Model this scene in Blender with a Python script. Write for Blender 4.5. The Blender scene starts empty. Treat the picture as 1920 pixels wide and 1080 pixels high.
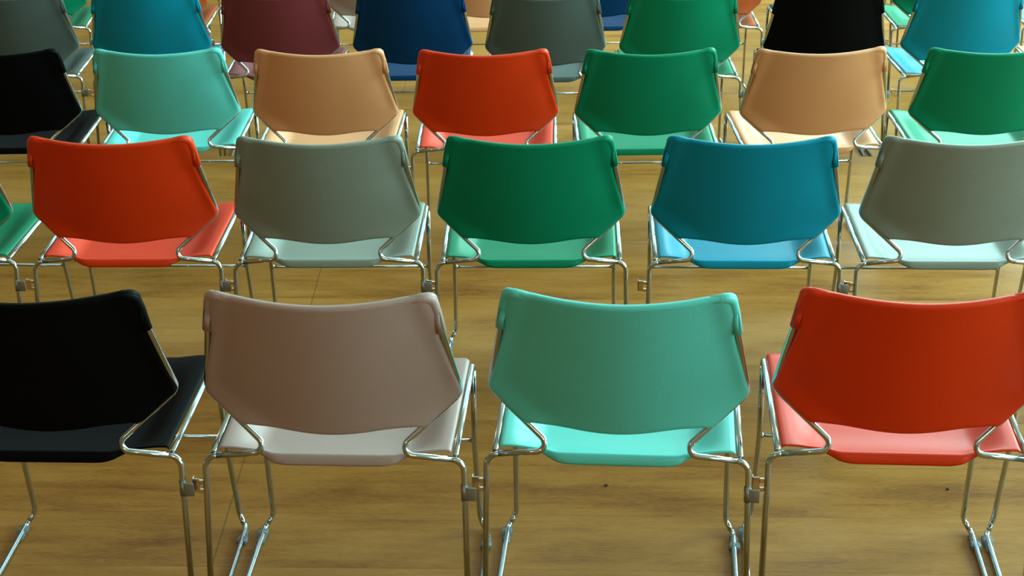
import bpy, bmesh, math, random
from math import sin, cos, pi, radians, sqrt
from mathutils import Vector, Matrix, Quaternion

scene = bpy.context.scene
COL = scene.collection
random.seed(4)

# ------------------------------------------------------------------ camera
FPX, PITCH, CAM_H, ROLL = 3247.0, 25.09, 2.011, -0.852
cd = bpy.data.cameras.new('camera')
cam = bpy.data.objects.new('camera', cd)
COL.objects.link(cam)
cd.sensor_fit = 'HORIZONTAL'
cd.sensor_width = 36.0
cd.lens = 36.0 * FPX / 1920.0
cd.clip_start = 0.05
cam.matrix_world = (Matrix.Translation((0, 0, CAM_H)) @ Matrix.Rotation(radians(90 - PITCH), 4, 'X')
                    @ Matrix.Rotation(radians(ROLL), 4, 'Z'))
cd.dof.use_dof = True
cd.dof.focus_distance = 4.0
cd.dof.aperture_fstop = 22.0
scene.camera = cam

# ------------------------------------------------------------------ colour management, world
vs = scene.view_settings
scene.display_settings.display_device = 'sRGB'
vs.view_transform = 'Standard'
vs.look = 'None'
vs.gamma = 1.0
vs.use_curve_mapping = False
vs.exposure = 0.0

world = bpy.data.worlds.new('world')
scene.world = world
world.use_nodes = True
bg = world.node_tree.nodes['Background']
bg.inputs['Color'].default_value = (0.62, 0.80, 0.90, 1)
bg.inputs['Strength'].default_value = 0.6

# room extents
RX0, RX1, RY0, RY1, RZ = -7.0, 6.0, -5.0, 13.0, 4.4


def area(name, loc, rot, sx, sy, power, col):
    l = bpy.data.lights.new(name, 'AREA')
    l.shape = 'RECTANGLE'
    l.size = sx
    l.size_y = sy
    l.energy = power
    l.color = col
    o = bpy.data.objects.new(name, l)
    COL.objects.link(o)
    o.location = loc
    o.rotation_euler = rot
    return o


DAY = (0.55, 0.96, 1.0)
WIN_RIGHT = [(-3.8, -1.2), (0.2, 2.8), (4.2, 6.8), (8.2, 10.8)]         # y ranges of the windows in the right wall
WIN_FRONT = [(-5.6, -2.6), (-1.4, 1.6), (2.4, 5.4)]       # x ranges of the windows in the front wall
WZ0, WZ1 = 1.1, 3.9
FZ0, FZ1 = 2.5, 4.1                                     # the front windows sit high, under the ceiling
for k, (a, b) in enumerate(WIN_RIGHT):
    area('daylight_right', (RX1 + 0.05, (a + b) / 2, (WZ0 + WZ1) / 2), (0, radians(90), 0), WZ1 - WZ0, b - a, [220, 400, 820, 1150][k], DAY)
for k, (a, b) in enumerate(WIN_FRONT):
    area('daylight_front', ((a + b) / 2, RY1 + 0.05, (FZ0 + FZ1) / 2), (radians(-90), 0, 0), b - a, FZ1 - FZ0, [15, 40, 420][k], DAY)
SKY = (-2.5, 4.5, 4.5, 9.5)                              # unseen roof light, added to brighten the seats from above
area('roof_fill_light', ((SKY[0] + SKY[1]) / 2, (SKY[2] + SKY[3]) / 2, RZ + 0.08), (0, 0, 0), SKY[1] - SKY[0], SKY[3] - SKY[2], 170, DAY)
WARM = (1.0, 0.80, 0.58)
for k, (lx, ly, e) in enumerate([(-3.4, -2.5, 62), (0.6, -3.2, 110), (-5.0, 3.0, 40)]):  # unseen warm lights added as fill, mainly for the chair backs
    pl = bpy.data.lights.new('warm_fill_light', 'POINT')
    pl.energy = e
    pl.color = WARM
    pl.shadow_soft_size = 0.22
    po = bpy.data.objects.new('warm_fill_light', pl)
    COL.objects.link(po)
    po.location = (lx, ly, 3.6)


# ------------------------------------------------------------------ materials
def nodes_of(name):
    m = bpy.data.materials.new(name)
    m.use_nodes = True
    nt = m.node_tree
    return m, nt, nt.nodes['Principled BSDF']


def srgb(r, g, b):
    f = lambda c: (c / 255 / 12.92) if c <= 10 else ((c / 255 + 0.055) / 1.055) ** 2.4
    return (f(r), f(g), f(b), 1)


def plastic(name, col, rough=0.40, spec=0.24):
    m, nt, p = nodes_of(name)
    tc = nt.nodes.new('ShaderNodeTexCoord')
    n = nt.nodes.new('ShaderNodeTexNoise')
    n.inputs['Scale'].default_value = 420
    n.inputs['Detail'].default_value = 3
    nt.links.new(tc.outputs['Object'], n.inputs['Vector'])
    b = nt.nodes.new('ShaderNodeBump')
    b.inputs['Strength'].default_value = 0.22
    b.inputs['Distance'].default_value = 0.0012
    nt.links.new(n.outputs['Fac'], b.inputs['Height'])
    nt.links.new(b.outputs['Normal'], p.inputs['Normal'])
    # slight blotchy wear in the colour
    n2 = nt.nodes.new('ShaderNodeTexNoise')
    n2.inputs['Scale'].default_value = 700
    n2.inputs['Detail'].default_value = 2
    nt.links.new(tc.outputs['Object'], n2.inputs['Vector'])
    mx = nt.nodes.new('ShaderNodeMix')
    mx.data_type = 'RGBA'
    mx.inputs[6].default_value = (col[0] * .86, col[1] * .86, col[2] * .86, 1)
    mx.inputs[7].default_value = (min(1, col[0] * 1.14), min(1, col[1] * 1.14), min(1, col[2] * 1.14), 1)
    nt.links.new(n2.outputs['Fac'], mx.inputs[0])
    nt.links.new(mx.outputs[2], p.inputs['Base Color'])
    p.inputs['Roughness'].default_value = rough
    p.inputs['Specular IOR Level'].default_value = spec
    return m


def metal(name, col, rough):
    m, nt, p = nodes_of(name)
    p.inputs['Base Color'].default_value = col
    p.inputs['Metallic'].default_value = 1.0
    tc = nt.nodes.new('ShaderNodeTexCoord')
    n = nt.nodes.new('ShaderNodeTexNoise')
    n.inputs['Scale'].default_value = 60
    nt.links.new(tc.outputs['Object'], n.inputs['Vector'])
    mr = nt.nodes.new('ShaderNodeMapRange')
    mr.inputs['To Min'].default_value = rough * 0.7
    mr.inputs['To Max'].default_value = rough * 1.4
    nt.links.new(n.outputs['Fac'], mr.inputs['Value'])
    nt.links.new(mr.outputs['Result'], p.inputs['Roughness'])
    return m


COLOURS = {
    'red': plastic('red_shell', (0.56, 0.030, 0.003, 1), 0.42, 0.15),
    'teal': plastic('pale_teal_shell', (0.085, 0.43, 0.37, 1), 0.38, 0.22),
    'mauve': plastic('pink_beige_shell', (0.315, 0.210, 0.180, 1)),
    'black': plastic('black_shell', (0.0016, 0.0018, 0.0020, 1), 0.5, 0.035),
    'grey': plastic('stone_grey_shell', (0.180, 0.200, 0.162, 1)),
    'green': plastic('green_shell', (0.0, 0.165, 0.078, 1), 0.38, 0.11),
    'blue': plastic('blue_shell', (0.002, 0.18, 0.26, 1), 0.38, 0.09),
    'peach': plastic('peach_shell', (0.57, 0.245, 0.105, 1)),
    'maroon': plastic('maroon_shell', (0.14, 0.022, 0.026, 1), 0.46, 0.2),
    'navy': plastic('navy_shell', (0.001, 0.026, 0.078, 1), 0.46, 0.07),
    'slate': plastic('slate_grey_shell', (0.058, 0.077, 0.070, 1), 0.46, 0.16),
    'rust': plastic('rust_orange_shell', (0.34, 0.062, 0.014, 1), 0.42, 0.12),
    'rose': plastic('pale_rose_shell', (0.52, 0.30, 0.21, 1)),
}
CHROME = metal('chrome', (0.48, 0.53, 0.56, 1), 0.14)
STEEL = metal('dull_steel', (0.30, 0.33, 0.34, 1), 0.45)
NICKEL = metal('nickel', (0.72, 0.62, 0.50, 1), 0.24)

GLIDE, gnt, gp = nodes_of('clear_plastic')
gp.inputs['Base Color'].default_value = (0.80, 0.86, 0.86, 1)
gp.inputs['Roughness'].default_value = 0.18
gp.inputs['Transmission Weight'].default_value = 0.9
gp.inputs['IOR'].default_value = 1.45
gtc = gnt.nodes.new('ShaderNodeTexCoord')
gn = gnt.nodes.new('ShaderNodeTexNoise')
gn.inputs['Scale'].default_value = 260
gnt.links.new(gtc.outputs['Object'], gn.inputs['Vector'])
gb = gnt.nodes.new('ShaderNodeBump')
gb.inputs['Distance'].default_value = 0.004
gnt.links.new(gn.outputs['Fac'], gb.inputs['Height'])
gnt.links.new(gb.outputs['Normal'], gp.inputs['Normal'])


def floor_material():
    m, nt, p = nodes_of('wood_floor')
    N = nt.nodes.new
    L = nt.links.new
    tc = N('ShaderNodeTexCoord')
    rot = N('ShaderNodeMapping')
    rot.inputs['Rotation'].default_value = (0, 0, radians(2.5))
    L(tc.outputs['Object'], rot.inputs['Vector'])
    sep = N('ShaderNodeSeparateXYZ')
    L(rot.outputs['Vector'], sep.inputs['Vector'])
    # board index from y, boards 0.2045 m wide with a joint at the step edges
    W = 0.2045

    def math_(op, a, b=None):
        n = N('ShaderNodeMath')
        n.operation = op
        for i, v in enumerate((a, b)):
            if v is None:
                continue
            if isinstance(v, (int, float)):
                n.inputs[i].default_value = v
            else:
                L(v, n.inputs[i])
        return n.outputs[0]
    yb = math_('DIVIDE', math_('SUBTRACT', sep.outputs['Y'], 3.76), W)
    bi = math_('FLOOR', yb)
    # shift the grain of every board
    comb = N('ShaderNodeCombineXYZ')
    L(math_('ADD', sep.outputs['X'], math_('MULTIPLY', bi, 7.31)), comb.inputs['X'])
    L(math_('MULTIPLY', sep.outputs['Y'], 1.0), comb.inputs['Y'])
    L(math_('MULTIPLY', bi, 1.7), comb.inputs['Z'])
    mp = N('ShaderNodeMapping')
    mp.inputs['Scale'].default_value = (2.0, 17.0, 1.0)
    L(comb.outputs['Vector'], mp.inputs['Vector'])
    grain = N('ShaderNodeTexNoise')
    grain.inputs['Scale'].default_value = 2.2
    grain.inputs['Detail'].default_value = 7
    grain.inputs['Roughness'].default_value = 0.62
    grain.inputs['Distortion'].default_value = 0.6
    L(mp.outputs['Vector'], grain.inputs['Vector'])
    mp2 = N('ShaderNodeMapping')
    mp2.inputs['Scale'].default_value = (1.0, 3.6, 1.0)
    L(comb.outputs['Vector'], mp2.inputs['Vector'])
    cloud = N('ShaderNodeTexNoise')
    cloud.inputs['Scale'].default_value = 2.6
    cloud.inputs['Detail'].default_value = 4
    L(mp2.outputs['Vector'], cloud.inputs['Vector'])
    wn = N('ShaderNodeTexWhiteNoise')
    wn.noise_dimensions = '1D'
    L(bi, wn.inputs['W'])
    # fine speckled pores
    mp3 = N('ShaderNodeMapping')
    mp3.inputs['Scale'].default_value = (26.0, 260.0, 1.0)
    L(comb.outputs['Vector'], mp3.inputs['Vector'])
    pores = N('ShaderNodeTexNoise')
    pores.inputs['Scale'].default_value = 2.0
    pores.inputs['Detail'].default_value = 3
    L(mp3.outputs['Vector'], pores.inputs['Vector'])
    v = math_('ADD', math_('MULTIPLY', grain.outputs['Fac'], 0.42), math_('MULTIPLY', cloud.outputs['Fac'], 0.55))
    v = math_('ADD', v, math_('MULTIPLY', pores.outputs['Fac'], 0.38))
    v = math_('ADD', v, math_('MULTIPLY', wn.outputs['Value'], 0.16))
    cr = N('ShaderNodeValToRGB')
    e = cr.color_ramp.elements
    e[0].position = 0.50
    e[0].color = (0.150, 0.050, 0.006, 1)
    e[1].position = 0.98
    e[1].color = (0.40, 0.185, 0.042, 1)
    mid = e.new(0.70)
    mid.color = (0.285, 0.118, 0.017, 1)
    L(v, cr.inputs['Fac'])
    # knots
    kmp = N('ShaderNodeMapping')
    kmp.inputs['Scale'].default_value = (1.5, 3.4, 1.0)
    L(comb.outputs['Vector'], kmp.inputs['Vector'])
    vor = N('ShaderNodeTexVoronoi')
    vor.inputs['Scale'].default_value = 1.5
    L(kmp.outputs['Vector'], vor.inputs['Vector'])
    kr = N('ShaderNodeMapRange')
    kr.inputs['From Min'].default_value = 0.0
    kr.inputs['From Max'].default_value = 0.16
    kr.inputs['To Min'].default_value = 0.55
    kr.inputs['To Max'].default_value = 0.0
    L(vor.outputs['Distance'], kr.inputs['Value'])
    kmix = N('ShaderNodeMix')
    kmix.data_type = 'RGBA'
    L(math_('MULTIPLY', kr.outputs['Result'], grain.outputs['Fac']), kmix.inputs[0])
    L(cr.outputs['Color'], kmix.inputs[6])
    kmix.inputs[7].default_value = (0.20, 0.075, 0.012, 1)
    # board joints (fine dark lines) and one long sheet seam across the boards
    fr = math_('FRACT', yb)
    edge = math_('MINIMUM', fr, math_('SUBTRACT', 1.0, fr))
    j = math_('LESS_THAN', edge, 0.006)
    # end joints of the boards
    raw = N('ShaderNodeSeparateXYZ')
    L(tc.outputs['Object'], raw.inputs['Vector'])
    seamx = math_('SUBTRACT', raw.outputs['X'], math_('MULTIPLY', raw.outputs['Y'], 0.022))
    xs = math_('FRACT', math_('DIVIDE', math_('ADD', seamx, 0.69), 2.6))
    s = math_('LESS_THAN', xs, 0.0012)
    jm = math_('MAXIMUM', math_('MULTIPLY', j, 0.28), math_('MULTIPLY', s, 0.55))
    jmix = N('ShaderNodeMix')
    jmix.data_type = 'RGBA'
    L(jm, jmix.inputs[0])
    L(kmix.outputs[2], jmix.inputs[6])
    jmix.inputs[7].default_value = (0.055, 0.026, 0.008, 1)
    L(jmix.outputs[2], p.inputs['Base Color'])
    rr = N('ShaderNodeMapRange')
    rr.inputs['To Min'].default_value = 0.42
    rr.inputs['To Max'].default_value = 0.60
    L(grain.outputs['Fac'], rr.inputs['Value'])
    L(rr.outputs['Result'], p.inputs['Roughness'])
    p.inputs['Specular IOR Level'].default_value = 0.16
    b = N('ShaderNodeBump')
    b.inputs['Strength'].default_value = 0.12
    b.inputs['Distance'].default_value = 0.002
    L(pores.outputs['Fac'], b.inputs['Height'])
    L(b.outputs['Normal'], p.inputs['Normal'])
    return m


def paint(name, col, rough=0.8):
    m, nt, p = nodes_of(name)
    tc = nt.nodes.new('ShaderNodeTexCoord')
    n = nt.nodes.new('ShaderNodeTexNoise')
    n.inputs['Scale'].default_value = 3.0
    n.inputs['Detail'].default_value = 5
    nt.links.new(tc.outputs['Object'], n.inputs['Vector'])
    mx = nt.nodes.new('ShaderNodeMix')
    mx.data_type = 'RGBA'
    mx.inputs[6].default_value = tuple(c * .92 for c in col[:3]) + (1,)
    mx.inputs[7].default_value = tuple(min(1, c * 1.06) for c in col[:3]) + (1,)
    nt.links.new(n.outputs['Fac'], mx.inputs[0])
    nt.links.new(mx.outputs[2], p.inputs['Base Color'])
    p.inputs['Roughness'].default_value = rough
    return m


FLOOR_M = floor_material()
WALL_M = paint('warm_wall_paint', (0.42, 0.33, 0.22, 1))
DARK_M = paint('brown_wall_panelling', (0.16, 0.095, 0.045, 1), 0.6)
CEIL_M = paint('ceiling_paint', (0.55, 0.50, 0.40, 1))
FRAME_M = paint('window_frame_paint', (0.6, 0.6, 0.57, 1), 0.5)


# ------------------------------------------------------------------ mesh helpers
def link_mesh(name, bm, mat, parent=None, smooth=True):
    bmesh.ops.recalc_face_normals(bm, faces=bm.faces[:])
    me = bpy.data.meshes.new(name)
    bm.to_mesh(me)
    bm.free()
    if smooth:
        for pl in me.polygons:
            pl.use_smooth = True
    o = bpy.data.objects.new(name, me)
    COL.objects.link(o)
    me.materials.append(mat)
    if parent:
        o.parent = parent
    return o


def add_box(bm, x0, x1, y0, y1, z0, z1):
    v = [bm.verts.new((x, y, z)) for z in (z0, z1) for y in (y0, y1) for x in (x0, x1)]
    for f in ((0, 1, 3, 2), (4, 6, 7, 5), (0, 4, 5, 1), (2, 3, 7, 6), (0, 2, 6, 4), (1, 5, 7, 3)):
        bm.faces.new([v[i] for i in f])


def rounded_box(bm, x0, x1, y0, y1, z0, z1, r=0.002, seg=2):
    b2 = bmesh.new()
    add_box(b2, x0, x1, y0, y1, z0, z1)
    bmesh.ops.bevel(b2, geom=b2.edges[:], offset=r, segments=seg, profile=0.5, affect='EDGES')
    me = bpy.data.meshes.new('tmp')
    b2.to_mesh(me)
    b2.free()
    bm.from_mesh(me)
    bpy.data.meshes.remove(me)


def fillet_path(pts, rads, seg=8):
    """Polyline with rounded corners; returns points and, for every corner, its (first, last) index."""
    out = [Vector(pts[0])]
    spans = [(0, 0)]
    for i in range(1, len(pts) - 1):
        p0, p1, p2 = Vector(pts[i - 1]), Vector(pts[i]), Vector(pts[i + 1])
        a = (p0 - p1).normalized()
        b = (p2 - p1).normalized()
        ang = a.angle(b)
        r = rads[i]
        d = min(r / math.tan(ang / 2), (p0 - p1).length * 0.49, (p2 - p1).length * 0.49)
        r = d * math.tan(ang / 2)
        c = p1 + (a + b).normalized() * (r / sin(ang / 2))
        s, e = p1 + a * d - c, p1 + b * d - c
        tot = s.angle(e)
        ax = s.cross(e).normalized()
        i0 = len(out)
        for k in range(seg + 1):
            out.append(c + Quaternion(ax, tot * k / seg) @ s)
        spans.append((i0, len(out) - 1))
    out.append(Vector(pts[-1]))
    spans.append((len(out) - 1, len(out) - 1))
    return out, spans


def sweep_frames(path):
    n = len(path)
    tans = []
    for i in range(n):
        t = path[min(i + 1, n - 1)] - path[max(i - 1, 0)]
        tans.append(t.normalized())
    u = tans[0].orthogonal().normalized()
    fr = []
    for i in range(n):
        if i:
            q = tans[i - 1].rotation_difference(tans[i])
            u = q @ u
        u = (u - tans[i] * u.dot(tans[i])).normalized()
        fr.append((u.copy(), tans[i].cross(u)))
    return fr


def tube(bm, path, frames, r, sides=14, cap=True):
    rings = []
    rs = r if isinstance(r, list) else [r] * len(path)
    for p, (u, w), r in zip(path, frames, rs):
        rings.append([bm.verts.new(p + (u * cos(2 * pi * k / sides) + w * sin(2 * pi * k / sides)) * r) for k in range(sides)])
    for a, b in zip(rings, rings[1:]):
        for k in range(sides):
            bm.faces.new((a[k], a[(k + 1) % sides], b[(k + 1) % sides], b[k]))
    if cap:
        bm.faces.new(rings[0][::-1])
        bm.faces.new(rings[-1])


def straight(bm, a, b, r, sides=12):
    path = [Vector(a), Vector(b)]
    tube(bm, path, sweep_frames(path), r, sides)


def smooth01(t):
    t = max(0.0, min(1.0, t))
    return t * t * (3 - 2 * t)


# ------------------------------------------------------------------ the room
def struct(name, bm, mat, label):
    o = link_mesh(name, bm, mat, smooth=False)
    o['kind'] = 'structure'
    o['label'] = label
    o['category'] = 'room'
    return o


STEP = 0.17
SLOPE = -0.043
EDGES = [-2.364, -1.137, 0.090, 1.318, 2.545, 3.772, 5.009, 6.209, 7.454, 8.690, 9.920]   # step edges, y at x = 0
FLOOR_BASE = -1.25
bm = bmesh.new()
prev = None
for k in range(len(EDGES) + 1):
    z = STEP * (5 - k)                                   # the tread the nearest row stands on is at z = 0
    ya = EDGES[k - 1] if k else None
    yb = EDGES[k] if k < len(EDGES) else None
    a0 = RY0 if ya is None else ya + SLOPE * RX0
    a1 = RY0 if ya is None else ya + SLOPE * RX1
    b0 = RY1 if yb is None else yb + SLOPE * RX0
    b1 = RY1 if yb is None else yb + SLOPE * RX1
    t = [bm.verts.new(p) for p in ((RX0, a0, z), (RX1, a1, z), (RX1, b1, z), (RX0, b0, z))]
    u = [bm.verts.new(p) for p in ((RX0, a0, FLOOR_BASE), (RX1, a1, FLOOR_BASE), (RX1, b1, FLOOR_BASE), (RX0, b0, FLOOR_BASE))]
    bm.faces.new(t)
    bm.faces.new(u[::-1])
    for i in range(4):
        bm.faces.new((t[i], u[i], u[(i + 1) % 4], t[(i + 1) % 4]))
struct('floor', bm, FLOOR_M, 'honey brown wood floor stepping down row by row, boards running across')
bm = bmesh.new()
for (x0, x1, y0, y1) in ((RX0 - .2, RX1 + .2, RY0 - .2, SKY[2]), (RX0 - .2, RX1 + .2, SKY[3], RY1 + .2),
                         (RX0 - .2, SKY[0], SKY[2], SKY[3]), (SKY[1], RX1 + .2, SKY[2], SKY[3])):
    add_box(bm, x0, x1, y0, y1, RZ, RZ + 0.1)
struct('ceiling', bm, CEIL_M, 'pale ceiling of the hall')
bm = bmesh.new()
add_box(bm, RX0 - 0.2, RX0, RY0 - .2, RY1 + .2, -1.25, RZ)
struct('wall_left', bm, DARK_M, 'brown panelled left wall')
bm = bmesh.new()
add_box(bm, RX0, RX1, RY0 - .2, RY0, -1.25, RZ)
struct('wall_back', bm, DARK_M, 'brown wall behind the viewer')


def wall_with_openings(a0, a1, openings, make, WZ0=WZ0, WZ1=WZ1):
    """boxes along one wall, leaving the window openings free; make(a, b, z0, z1)"""
    make(a0, a1, -1.25, WZ0)
    make(a0, a1, WZ1, RZ)
    cur = a0
    for (s, e) in openings:
        make(cur, s, WZ0, WZ1)
        cur = e
    make(cur, a1, WZ0, WZ1)


bm = bmesh.new()
wall_with_openings(RY0 - .2, RY1 + .2, WIN_RIGHT, lambda a, b, z0, z1: add_box(bm, RX1, RX1 + 0.2, a, b, z0, z1))
struct('wall_right', bm, WALL_M, 'beige right wall with tall windows')
bm = bmesh.new()
wall_with_openings(RX0, RX1, WIN_FRONT, lambda a, b, z0, z1: add_box(bm, a, b, RY1, RY1 + 0.2, z0, z1), FZ0, FZ1)
struct('wall_front', bm, WALL_M, 'beige front wall with wide windows')
wi = 0
for (a, b) in WIN_RIGHT:
    wi += 1
    bm = bmesh.new()
    x0, x1 = RX1 - 0.02, RX1 + 0.04
    for (y0, y1) in ((a, a + .05), (b - .05, b), ((a + b) / 2 - .025, (a + b) / 2 + .025)):
        add_box(bm, x0, x1, y0, y1, WZ0, WZ1)
    for z in (WZ0, WZ1 - .05, 2.6):
        add_box(bm, x0 + .004, x1 - .004, a, b, z, z + .05)
    struct('window_%d' % wi, bm, FRAME_M, 'window frame in the right wall')
for (a, b) in WIN_FRONT:
    wi += 1
    bm = bmesh.new()
    y0, y1 = RY1 - 0.02, RY1 + 0.04
    for (x0, x1) in ((a, a + .05), (b - .05, b), ((a + b) / 2 - .025, (a + b) / 2 + .025)):
        add_box(bm, x0, x1, y0, y1, FZ0, FZ1)
    for z in (FZ0, FZ1 - .05):
        add_box(bm, a, b, y0 + .004, y1 - .004, z, z + .05)
    struct('window_%d' % wi, bm, FRAME_M, 'window frame in the front wall')

# ------------------------------------------------------------------ the stacking chair
ROD = 0.0057
PTOP = (0.2000, -0.0113, 0.7040)
PK = (0.2009, -0.0098, 0.6992)
BW = (0.2270, 0.0436, 0.5504)
VC = (0.1085, -0.0055, 0.4510)
RL = (0.2315, 0.0, 0.4360)
RF = (0.2384, -0.0595, 0.0065)
FG = (0.2353, 0.4300, 0.0065)
FK = (0.2195, 0.4513, 0.0270)
XB = (0.2153, 0.4049, 0.2423)
SF = (0.2186, 0.3771, 0.4330)
SR = (0.2165, 0.0030, 0.4440)


def frame_paths(sg):
    f = lambda p: (p[0] * sg, p[1], p[2])
    pts = [f(PTOP), f(PK), f(BW), f(VC), f(RL), f(RF), f(FG), f(FK), f(XB), f(SF), f(SR)]
    rads = [0, 0.3, 0.024, 0.015, 0.024, 0.02, 0.018, 0.022, 0.4, 0.020, 0]
    path, sp = fillet_path(pts, rads, 9)
    cut = {'back_support': (0, sp[4][0]), 'rear_leg': (sp[4][0], sp[5][0]), 'runner': (sp[5][0], sp[6][1]),
           'front_leg': (sp[6][1], sp[9][0]), 'seat_rail': (sp[9][0], len(path) - 1)}
    return path, sweep_frames(path), cut


def back_y(x, z):
    yc = -0.0186 - 0.066 * (z - 0.4927) / 0.2793
    k = 1.15 + 0.27 * smooth01((z - 0.49) / 0.05) + 0.10 * smooth01((z - 0.60) / 0.08) - 0.09 * smooth01((z - 0.71) / 0.065)
    a = abs(x)
    y = yc + k * x * x
    # near the slanting lower edges and the upright edges the shell turns back out again
    d = (a - 0.163) * -0.58 + (z - 0.4975) * 0.81
    e = (a - 0.234) * -0.967 + (z - 0.549) * -0.255
    f = smooth01((0.050 - d) / 0.050) * smooth01((a - 0.05) / 0.09)
    g = smooth01((0.030 - e) / 0.034)
    y -= 0.0100 * (1 - (1 - f) * (1 - 0.8 * g))
    return y


def back_outline():
    """closed outline (x, z), counter-clockwise seen from the rear, right half mirrored"""
    half = []
    for k in range(17):
        x = 0.148 * k / 16
        half.append((x, 0.4910 + 0.0100 * (1 - cos(pi * x / 0.148)) / 2))
    poly = [Vector((0.148, 0.5010)), Vector((0.1630, 0.4975)), Vector((0.2318, 0.5505)), Vector((0.1965, 0.691)), Vector((0.2040, 0.709)), Vector((0.2025, 0.735)),
            Vector((0.1955, 0.7845)), Vector((0.155, 0.7775))]
    rr = [0, 0.020, 0.018, 0.03, 0.02, 0.05, 0.026, 0]
    p3 = [(p.x, p.y, 0) for p in poly]
    path, _ = fillet_path(p3, rr, 8)
    for p in path[1:-1]:
        half.append((p.x, p.y))
    for k in range(0, 13):
        x = 0.155 * (1 - k / 12)
        half.append((x, 0.7720 + (0.7775 - 0.7720) * (x / 0.155) ** 1.7))
    # resample the long straight runs
    dense = []
    for a, b in zip(half, half[1:]):
        d = math.hypot(b[0] - a[0], b[1] - a[1])
        n = max(1, int(d / 0.012))
        for q in range(n):
            dense.append((a[0] + (b[0] - a[0]) * q / n, a[1] + (b[1] - a[1]) * q / n))
    dense.append(half[-1])
    left = [(-x, z) for (x, z) in dense[1:-1]][::-1]
    return dense + left


def inset(poly, d):
    n = len(poly)
    out = []
    for i in range(n):
        a, b, c = poly[i - 1], poly[i], poly[(i + 1) % n]
        t = Vector((c[0] - a[0], c[1] - a[1])).normalized()
        nx, nz = -t.y, t.x                       # inward for a counter-clockwise outline
        out.append((b[0] + nx * d, b[1] + nz * d))
    return out


def backrest_bm():
    bm = bmesh.new()
    out = back_outline()
    R = 0.0085
    rings = []

    def ring(pts, dy):
        rings.append([bm.verts.new((x, back_y(x, z) + dy, z)) for (x, z) in pts])
    T = 0.0065
    cz = 0.635
    scales = [0.02, 0.12, 0.22, 0.32, 0.42, 0.51, 0.59, 0.66, 0.73, 0.79, 0.845, 0.89, 0.93, 0.965, 0.985]
    base = inset(out, 0.0100)
    # front face, from the middle outwards
    fbase = inset(out, 0.0100)
    for s in scales:
        ring([(x * s, cz + (z - cz) * s) for x, z in fbase], T)
    ring(fbase, T + 0.0015)
    ring(inset(out, 0.006), T + 0.0055)
    ring(inset(out, 0.0028), R + 0.0075)
    ring(inset(out, 0.0008), R + 0.006)
    # rolled rim round to the rear face
    for a in range(0, 7):
        th = a / 6 * pi / 2
        ring(inset(out, R * (1 - cos(th)) if a else 0.0), R * (1 - sin(th)))
    for s in ([1.0] + scales[::-1]):
        ring([(x * s, cz + (z - cz) * s) for x, z in base], 0)
    n = len(out)
    for a, b in zip(rings, rings[1:]):
        for k in range(n):
            bm.faces.new((a[k], a[(k + 1) % n], b[(k + 1) % n], b[k]))
    bm.faces.new(rings[0])
    bm.faces.new(rings[-1][::-1])
    # sleeves that take the tops of the two rods
    for sg in (-1, 1):
        xz = [(PK[0], PK[2] - 0.002), (0.1935, 0.7420), (0.1860, 0.7760), (0.1500, 0.7688), (0.1200, 0.7655)]
        path, _ = fillet_path([(x * sg, 0, z) for x, z in xz], [0, .1, .017, .1, 0], 8)
        for p in path:
            p.y = back_y(p.x, p.z) + 0.0085
        path[0].y = PK[1] - 0.003
        fr = sweep_frames(path)
        n = len(path)
        tube(bm, path, fr, [0.0094 - 0.0034 * smooth01((i / (n - 1) - 0.45) / 0.55) for i in range(n)], 16)
    return bm


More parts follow.
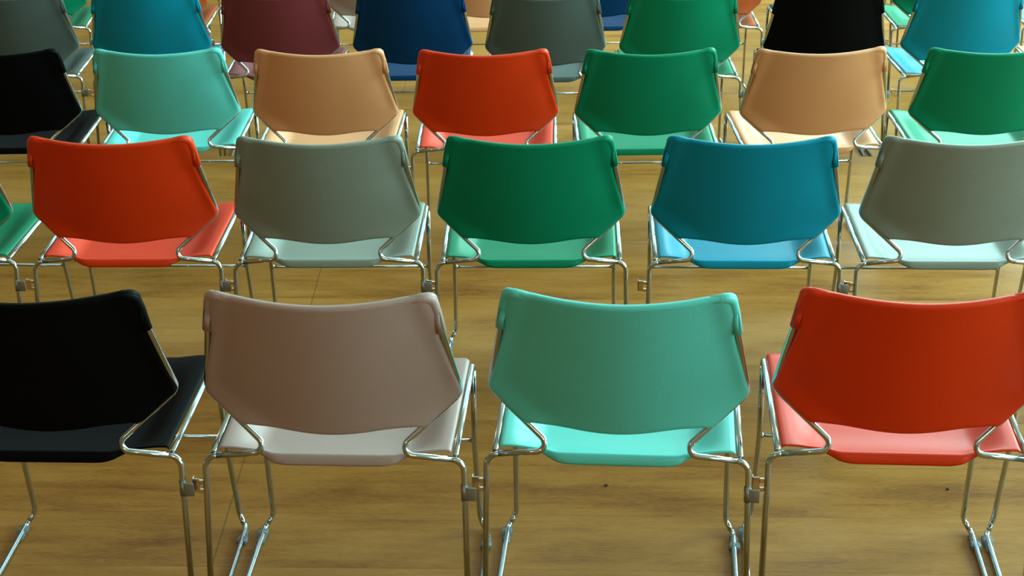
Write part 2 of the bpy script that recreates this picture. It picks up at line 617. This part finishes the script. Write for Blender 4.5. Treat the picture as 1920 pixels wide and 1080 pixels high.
def seat_bm():
    bm = bmesh.new()
    YF = 0.428
    NU, top = 56, []

    def halfw(y):
        w = 0.2095 + 0.0035 * max(0, min(1, y / 0.36))
        r = 0.050
        q = y - (YF - r)
        if q > 0:
            w -= r - sqrt(max(0, r * r - q * q)) if q < r else r
        return w

    def zedge(y):
        z = 0.4508 + (0.4415 - 0.4508) * min(y, 0.36) / 0.36
        if y > 0.36:
            z -= 0.028 * ((y - 0.36) / 0.07) ** 2
        return z

    def dish(y):
        t = max(0.0, y)
        return 0.0055 + 0.0240 * (1 - (1 - min(t / 0.11, 1)) ** 2) - 0.0235 * smooth01((t - 0.20) / 0.17)
    ys = [0.0, 0.006, 0.014, 0.03] + [0.05 + 0.03 * k for k in range(10)] + [0.332, 0.350, 0.362, 0.374, 0.385, 0.395, 0.403, 0.410, 0.416, 0.421, 0.425, 0.4275]
    us = []
    for k in range(NU + 1):
        t = -1 + 2 * k / NU
        us.append(math.copysign(1 - (1 - abs(t)) ** 1.35, t))

    def surf(u, y):
        w = halfw(max(0, y))
        a = abs(u)
        z = zedge(max(0, y)) - dish(y) * (1 - smooth01((a - 0.62) / 0.31))
        e = max(0.0, (a * w - (w - 0.007)) / 0.007)
        z -= 0.004 * e * e
        # behind the two rod bends the rear edge stays clear of the rods
        yo = 0.0125 * smooth01((a * w - 0.105) / 0.03) * max(0.0, 1 - y / 0.05)
        return Vector((u * w, y + yo, z))
    rows = []
    # rear lip, from its lower end up
    for k in range(6):
        th = k / 6 * pi / 2
        row = []
        for u in us:
            p = surf(u, 0.0)
            g = smooth01((0.165 - abs(p.x)) / 0.085)
            ry, rz = 0.003 + 0.009 * g, 0.0030 + 0.0150 * g
            row.append(Vector((p.x, p.y - ry * cos(th), p.z - rz * (1 - sin(th)))))
        rows.append(row)
    for y in ys:
        rows.append([surf(u, y) for u in us])
    T = 0.0045
    up = [[bm.verts.new(p) for p in r] for r in rows]
    lo = []
    m = len(rows)
    for i, r in enumerate(rows):
        row = []
        for k, p in enumerate(r):
            du = r[min(k + 1, NU)] - r[max(k - 1, 0)]
            dv = rows[min(i + 1, m - 1)][k] - rows[max(i - 1, 0)][k]
            nrm = du.cross(dv)
            nrm = nrm.normalized() if nrm.length > 1e-9 else Vector((0, 0, 1))
            row.append(bm.verts.new(p - nrm * T))
        lo.append(row)
    for i in range(m - 1):
        for k in range(NU):
            bm.faces.new((up[i][k], up[i][k + 1], up[i + 1][k + 1], up[i + 1][k]))
            bm.faces.new((lo[i][k], lo[i + 1][k], lo[i + 1][k + 1], lo[i][k + 1]))
    for k in range(NU):
        bm.faces.new((up[0][k + 1], up[0][k], lo[0][k], lo[0][k + 1]))
        bm.faces.new((up[-1][k], up[-1][k + 1], lo[-1][k + 1], lo[-1][k]))
    for i in range(m - 1):
        bm.faces.new((up[i][0], up[i + 1][0], lo[i + 1][0], lo[i][0]))
        bm.faces.new((up[i + 1][NU], up[i][NU], lo[i][NU], lo[i + 1][NU]))
    return bm


def set_obj_material(o, m):
    o.material_slots[0].link = 'OBJECT'
    o.material_slots[0].material = m


def rear_leg_point(sg, z):
    t = (RL[2] - z) / (RL[2] - RF[2])
    return Vector(((RL[0] + (RF[0] - RL[0]) * t) * sg, RL[1] + (RF[1] - RL[1]) * t, z))


def make_chair():
    root = bpy.data.objects.new('stacking_chair', None)
    COL.objects.link(root)
    root.empty_display_size = 0.1
    link_mesh('seat', seat_bm(), COLOURS['grey'], root)
    link_mesh('backrest', backrest_bm(), COLOURS['grey'], root)
    for sg in (-1, 1):
        path, fr, cut = frame_paths(sg)
        runner = None
        for nm, (i0, i1) in cut.items():
            b = bmesh.new()
            tube(b, path[i0:i1 + 1], fr[i0:i1 + 1], ROD)
            o = link_mesh(nm, b, CHROME, root)
            if nm == 'runner':
                runner = o
        # clear glides clipped on the runner, the front one with a linking ear on the outside
        b = bmesh.new()
        yy = 0.401 if sg < 0 else 0.372
        xr = 0.2356
        o0, o1 = sorted((sg * (xr - 0.0105), sg * (xr + 0.0125)))
        rounded_box(b, o0, o1, yy, yy + 0.022, 0.0005, 0.0115, 0.003)
        i0, i1 = sorted((sg * (xr - 0.0085), sg * (xr + 0.0085)))
        rounded_box(b, i0, i1, 0.372, 0.422, 0.0005, 0.0080, 0.003)
        link_mesh('glide', b, GLIDE, runner)
        b = bmesh.new()
        xr = 0.2380
        i0, i1 = sorted((sg * (xr - 0.0085), sg * (xr + 0.0085)))
        rounded_box(b, i0, i1, -0.030, 0.020, 0.0005, 0.0085, 0.003)
        link_mesh('glide', b, GLIDE, runner)
    b = bmesh.new()
    straight(b, (-XB[0], XB[1], XB[2]), (XB[0], XB[1], XB[2]), 0.0036)
    for sg in (-1, 1):
        bmesh.ops.create_uvsphere(b, u_segments=10, v_segments=8, radius=0.0066,
                                  matrix=Matrix.Translation((sg * (XB[0] - 0.0035), XB[1], XB[2])))
    link_mesh('crossbar', b, CHROME, root)
    # linking hook on the left rear leg: a bent strip standing off the leg
    zc = 0.376
    p = rear_leg_point(-1, zc)
    b = bmesh.new()
    rounded_box(b, p.x - 0.0265, p.x - 0.0125, p.y + 0.0035, p.y + 0.0060, zc - 0.013, zc + 0.015, 0.0008)
    rounded_box(b, p.x - 0.0265, p.x - 0.0240, p.y + 0.0035, p.y + 0.0150, zc - 0.013, zc + 0.015, 0.0008)
    rounded_box(b, p.x - 0.0140, p.x - 0.0040, p.y + 0.0000, p.y + 0.0055, zc + 0.005, zc + 0.014, 0.0012)
    rounded_box(b, p.x - 0.0140, p.x - 0.0040, p.y + 0.0000, p.y + 0.0055, zc - 0.013, zc - 0.005, 0.0012)
    link_mesh('linking_hook', b, NICKEL, root, smooth=False)
    # linking plate on the right rear leg: a sleeve round the rod with a flat ear
    p = rear_leg_point(1, zc)
    b = bmesh.new()
    straight(b, rear_leg_point(1, zc - 0.015), rear_leg_point(1, zc + 0.014), 0.0070, 14)
    rounded_box(b, p.x + 0.002, p.x + 0.0205, p.y - 0.0070, p.y - 0.0048, zc - 0.0145, zc + 0.0125, 0.0008)
    link_mesh('linking_plate', b, STEEL, root)
    return root


def copy_chair(src):
    r = src.copy()
    COL.objects.link(r)
    for ch in list(src.children):
        c = ch.copy()
        COL.objects.link(c)
        c.parent = r
        for g in ch.children:
            d = g.copy()
            COL.objects.link(d)
            d.parent = c
    return r


# (name, colour, x, y, yaw in degrees, label)
CHAIRS = [
    ('black1', 'black', -0.827, 2.688, 0.00, -2.90, 'black stacking chair at the left of the nearest row, half out of frame'),
    ('mauve1', 'mauve', -0.321, 2.661, 0.00, -3.52, 'dusty pink-beige stacking chair in the nearest row, the only one of that colour in front'),
    ('teal1', 'teal', 0.181, 2.647, 0.00, -5.11, 'large pale teal stacking chair in the nearest row, left of the red one'),
    ('red1', 'red', 0.682, 2.635, 0.00, -4.34, 'large red stacking chair at the right of the nearest row, beside the pale teal one'),
    ('edge1', 'grey', 1.183, 2.590, 0.00, -3.90, "chair past the nearest row's right end, only its chrome leg and runner visible"),
    ('greenl2', 'green', -1.462, 3.938, -0.17, -3.14, 'green chair cut off at the left edge of the second row'),
    ('orange2', 'red', -0.950, 3.911, -0.17, -1.74, 'red stacking chair at the left of the second row, beside the warm grey one'),
    ('gray2', 'grey', -0.450, 3.889, -0.17, -1.57, 'warm grey stacking chair in the second row, between the red and green chairs'),
    ('green2', 'green', 0.048, 3.870, -0.17, -1.78, 'green stacking chair in the middle of the second row, left of the blue one'),
    ('blue2', 'blue', 0.568, 3.846, -0.17, -2.78, 'blue stacking chair in the second row, right of the green one'),
    ('grayb2', 'grey', 1.071, 3.823, -0.17, -2.57, 'warm grey stacking chair at the right of the second row, beside the blue one'),
    ('edge2', 'grey', 1.575, 3.790, -0.17, -1.50, 'chair past the right edge of the second row, showing just one chrome leg'),
    ('black3', 'black', -1.583, 5.177, -0.34, -0.48, 'black stacking chair cut off at the left end of the third row'),
    ('teal3', 'teal', -1.078, 5.161, -0.34, -0.81, 'pale teal stacking chair in the third row, between the black and the peach chair'),
    ('peach3', 'peach', -0.578, 5.130, -0.34, -1.85, 'peach stacking chair in the third row, left of the red one'),
    ('red3', 'red', -0.075, 5.102, -0.34, -1.29, 'red stacking chair in the middle of the third row, between peach and green'),
    ('green3', 'green', 0.432, 5.084, -0.34, -0.23, 'green stacking chair in the third row, right of the red one'),
    ('peachb3', 'peach', 0.945, 5.067, -0.34, 1.31, 'peach stacking chair toward the right of the third row, between two green ones'),
    ('greenb3', 'green', 1.464, 5.046, -0.34, -0.73, 'green stacking chair at the right end of the third row, cut by the frame'),
    ('gray4', 'slate', -1.889, 6.440, -0.51, 0.58, 'dark grey stacking chair cut off at the left of the fourth row'),
    ('blue4', 'blue', -1.374, 6.429, -0.51, 1.18, 'blue stacking chair in the fourth row, left of the maroon one'),
    ('maroon4', 'maroon', -0.876, 6.391, -0.51, -0.97, 'maroon stacking chair in the fourth row, the only one of that colour'),
    ('navy4', 'navy', -0.366, 6.375, -0.51, 0.45, 'navy stacking chair in the fourth row, between maroon and dark grey'),
    ('grayb4', 'slate', 0.141, 6.327, -0.51, -0.48, 'dark grey stacking chair in the middle of the fourth row, right of the navy one'),
    ('green4', 'green', 0.651, 6.307, -0.51, 0.52, 'green stacking chair in the fourth row, between dark grey and black'),
    ('black4', 'black', 1.193, 6.285, -0.51, -1.62, 'black stacking chair in the fourth row, behind the right peach chair'),
    ('blueb4', 'blue', 1.716, 6.296, -0.51, 2.29, 'blue stacking chair at the right end of the fourth row, beside the black one'),
    ('pale4', 'rose', 2.240, 6.270, -0.51, -0.06, 'pale seat at the right frame edge of the fourth row, right of the blue chair'),
    ('green5', 'green', -2.143, 7.666, -0.68, 4.00, 'green chair in the fifth row, seen between the dark grey and the blue chair'),
    ('orange5', 'rust', -1.589, 7.641, -0.68, -0.27, 'rust orange seat in the fifth row, seen between the blue and the maroon chair'),
    ('pink5', 'mauve', -0.590, 7.601, -0.68, 0.50, 'pink-beige chair in the fifth row, seen between the maroon and the navy chair'),
    ('peach5', 'peach', -0.092, 7.575, -0.68, 0.60, 'peach chair in the fifth row, seen between the navy and the dark grey chair'),
    ('navy5', 'navy', 0.412, 7.560, -0.68, 0.60, 'navy chair in the fifth row, seen between the dark grey and the green chair'),
    ('orange5b', 'rust', 0.907, 7.520, -0.68, 0.00, 'rust orange chair in the fifth row, seen between the green and the black chair'),
    ('hid5', 'navy', 1.440, 7.519, -0.68, 0.55, 'navy seat corner in the fifth row, peeking out left of the black chair'),
    ('green5b', 'green', 1.945, 7.485, -0.68, 0.68, 'green chair with bright seat in the fifth row, right of a black chair'),
    ('teal5', 'teal', 2.530, 7.483, -0.68, 0.47, 'teal seat in the fifth row at the right frame edge'),
    ('back6a', 'grey', -1.880, 8.930, -0.85, 0.0, "chair at top edge, its chrome leg just left of its neighbour's above a rust seat"),
    ('back6b', 'grey', -1.372, 8.908, -0.85, 0.0, "chair at the top edge, its chrome leg right of its neighbour's above a rust seat"),
    ('back6c', 'grey', 1.760, 8.775, -0.85, 0.0, 'chair at the top edge, chrome leg left of its neighbour above the bright green seat'),
    ('back6d', 'grey', 2.264, 8.753, -0.85, 0.0, 'chair at the top edge, chrome leg right of its neighbour above the bright green seat'),
]

proto = make_chair()
first = True
for nm, colr, x, y, z, yaw, label in CHAIRS:
    c = proto if first else copy_chair(proto)
    first = False
    c.location = (x, y, z)
    c.rotation_euler = (0, 0, radians(yaw))
    c['label'] = label
    c['category'] = 'chair'
    c['group'] = 'stacking chairs in rows'
    for ch in list(c.children):
        base = ch.name.split('.')[0]
        if base in ('seat', 'backrest'):
            set_obj_material(ch, COLOURS[colr])
        if base == 'linking_plate' and nm in ('green2', 'grayb2', 'edge1', 'edge2'):
            bpy.data.objects.remove(ch)

# two crumbs lying on the floor of the nearest row
CRUMB = paint('dark_crumb', (0.03, 0.028, 0.022, 1), 0.7)
for k, (x, y, label) in enumerate([(0.201, 3.262, 'tiny dark crumb on the floor below the pale teal chair'),
                                   (0.943, 3.226, 'tiny dark crumb on the floor below the large red chair')]):
    b = bmesh.new()
    bmesh.ops.create_icosphere(b, subdivisions=2, radius=0.004)
    for v in b.verts:
        q = 1 + 0.3 * sin(v.co.x * 900 + k * 2) * cos(v.co.y * 700)
        v.co = Vector((v.co.x * q * 1.1, v.co.y * q * 0.9, v.co.z * 0.55))
    zmin = min(v.co.z for v in b.verts)
    for v in b.verts:
        v.co.z -= zmin
    o = link_mesh('crumb', b, CRUMB)
    o.location = (x, y, 0.0)
    o['label'] = label
    o['category'] = 'crumb'
    o['group'] = 'crumbs on the floor'
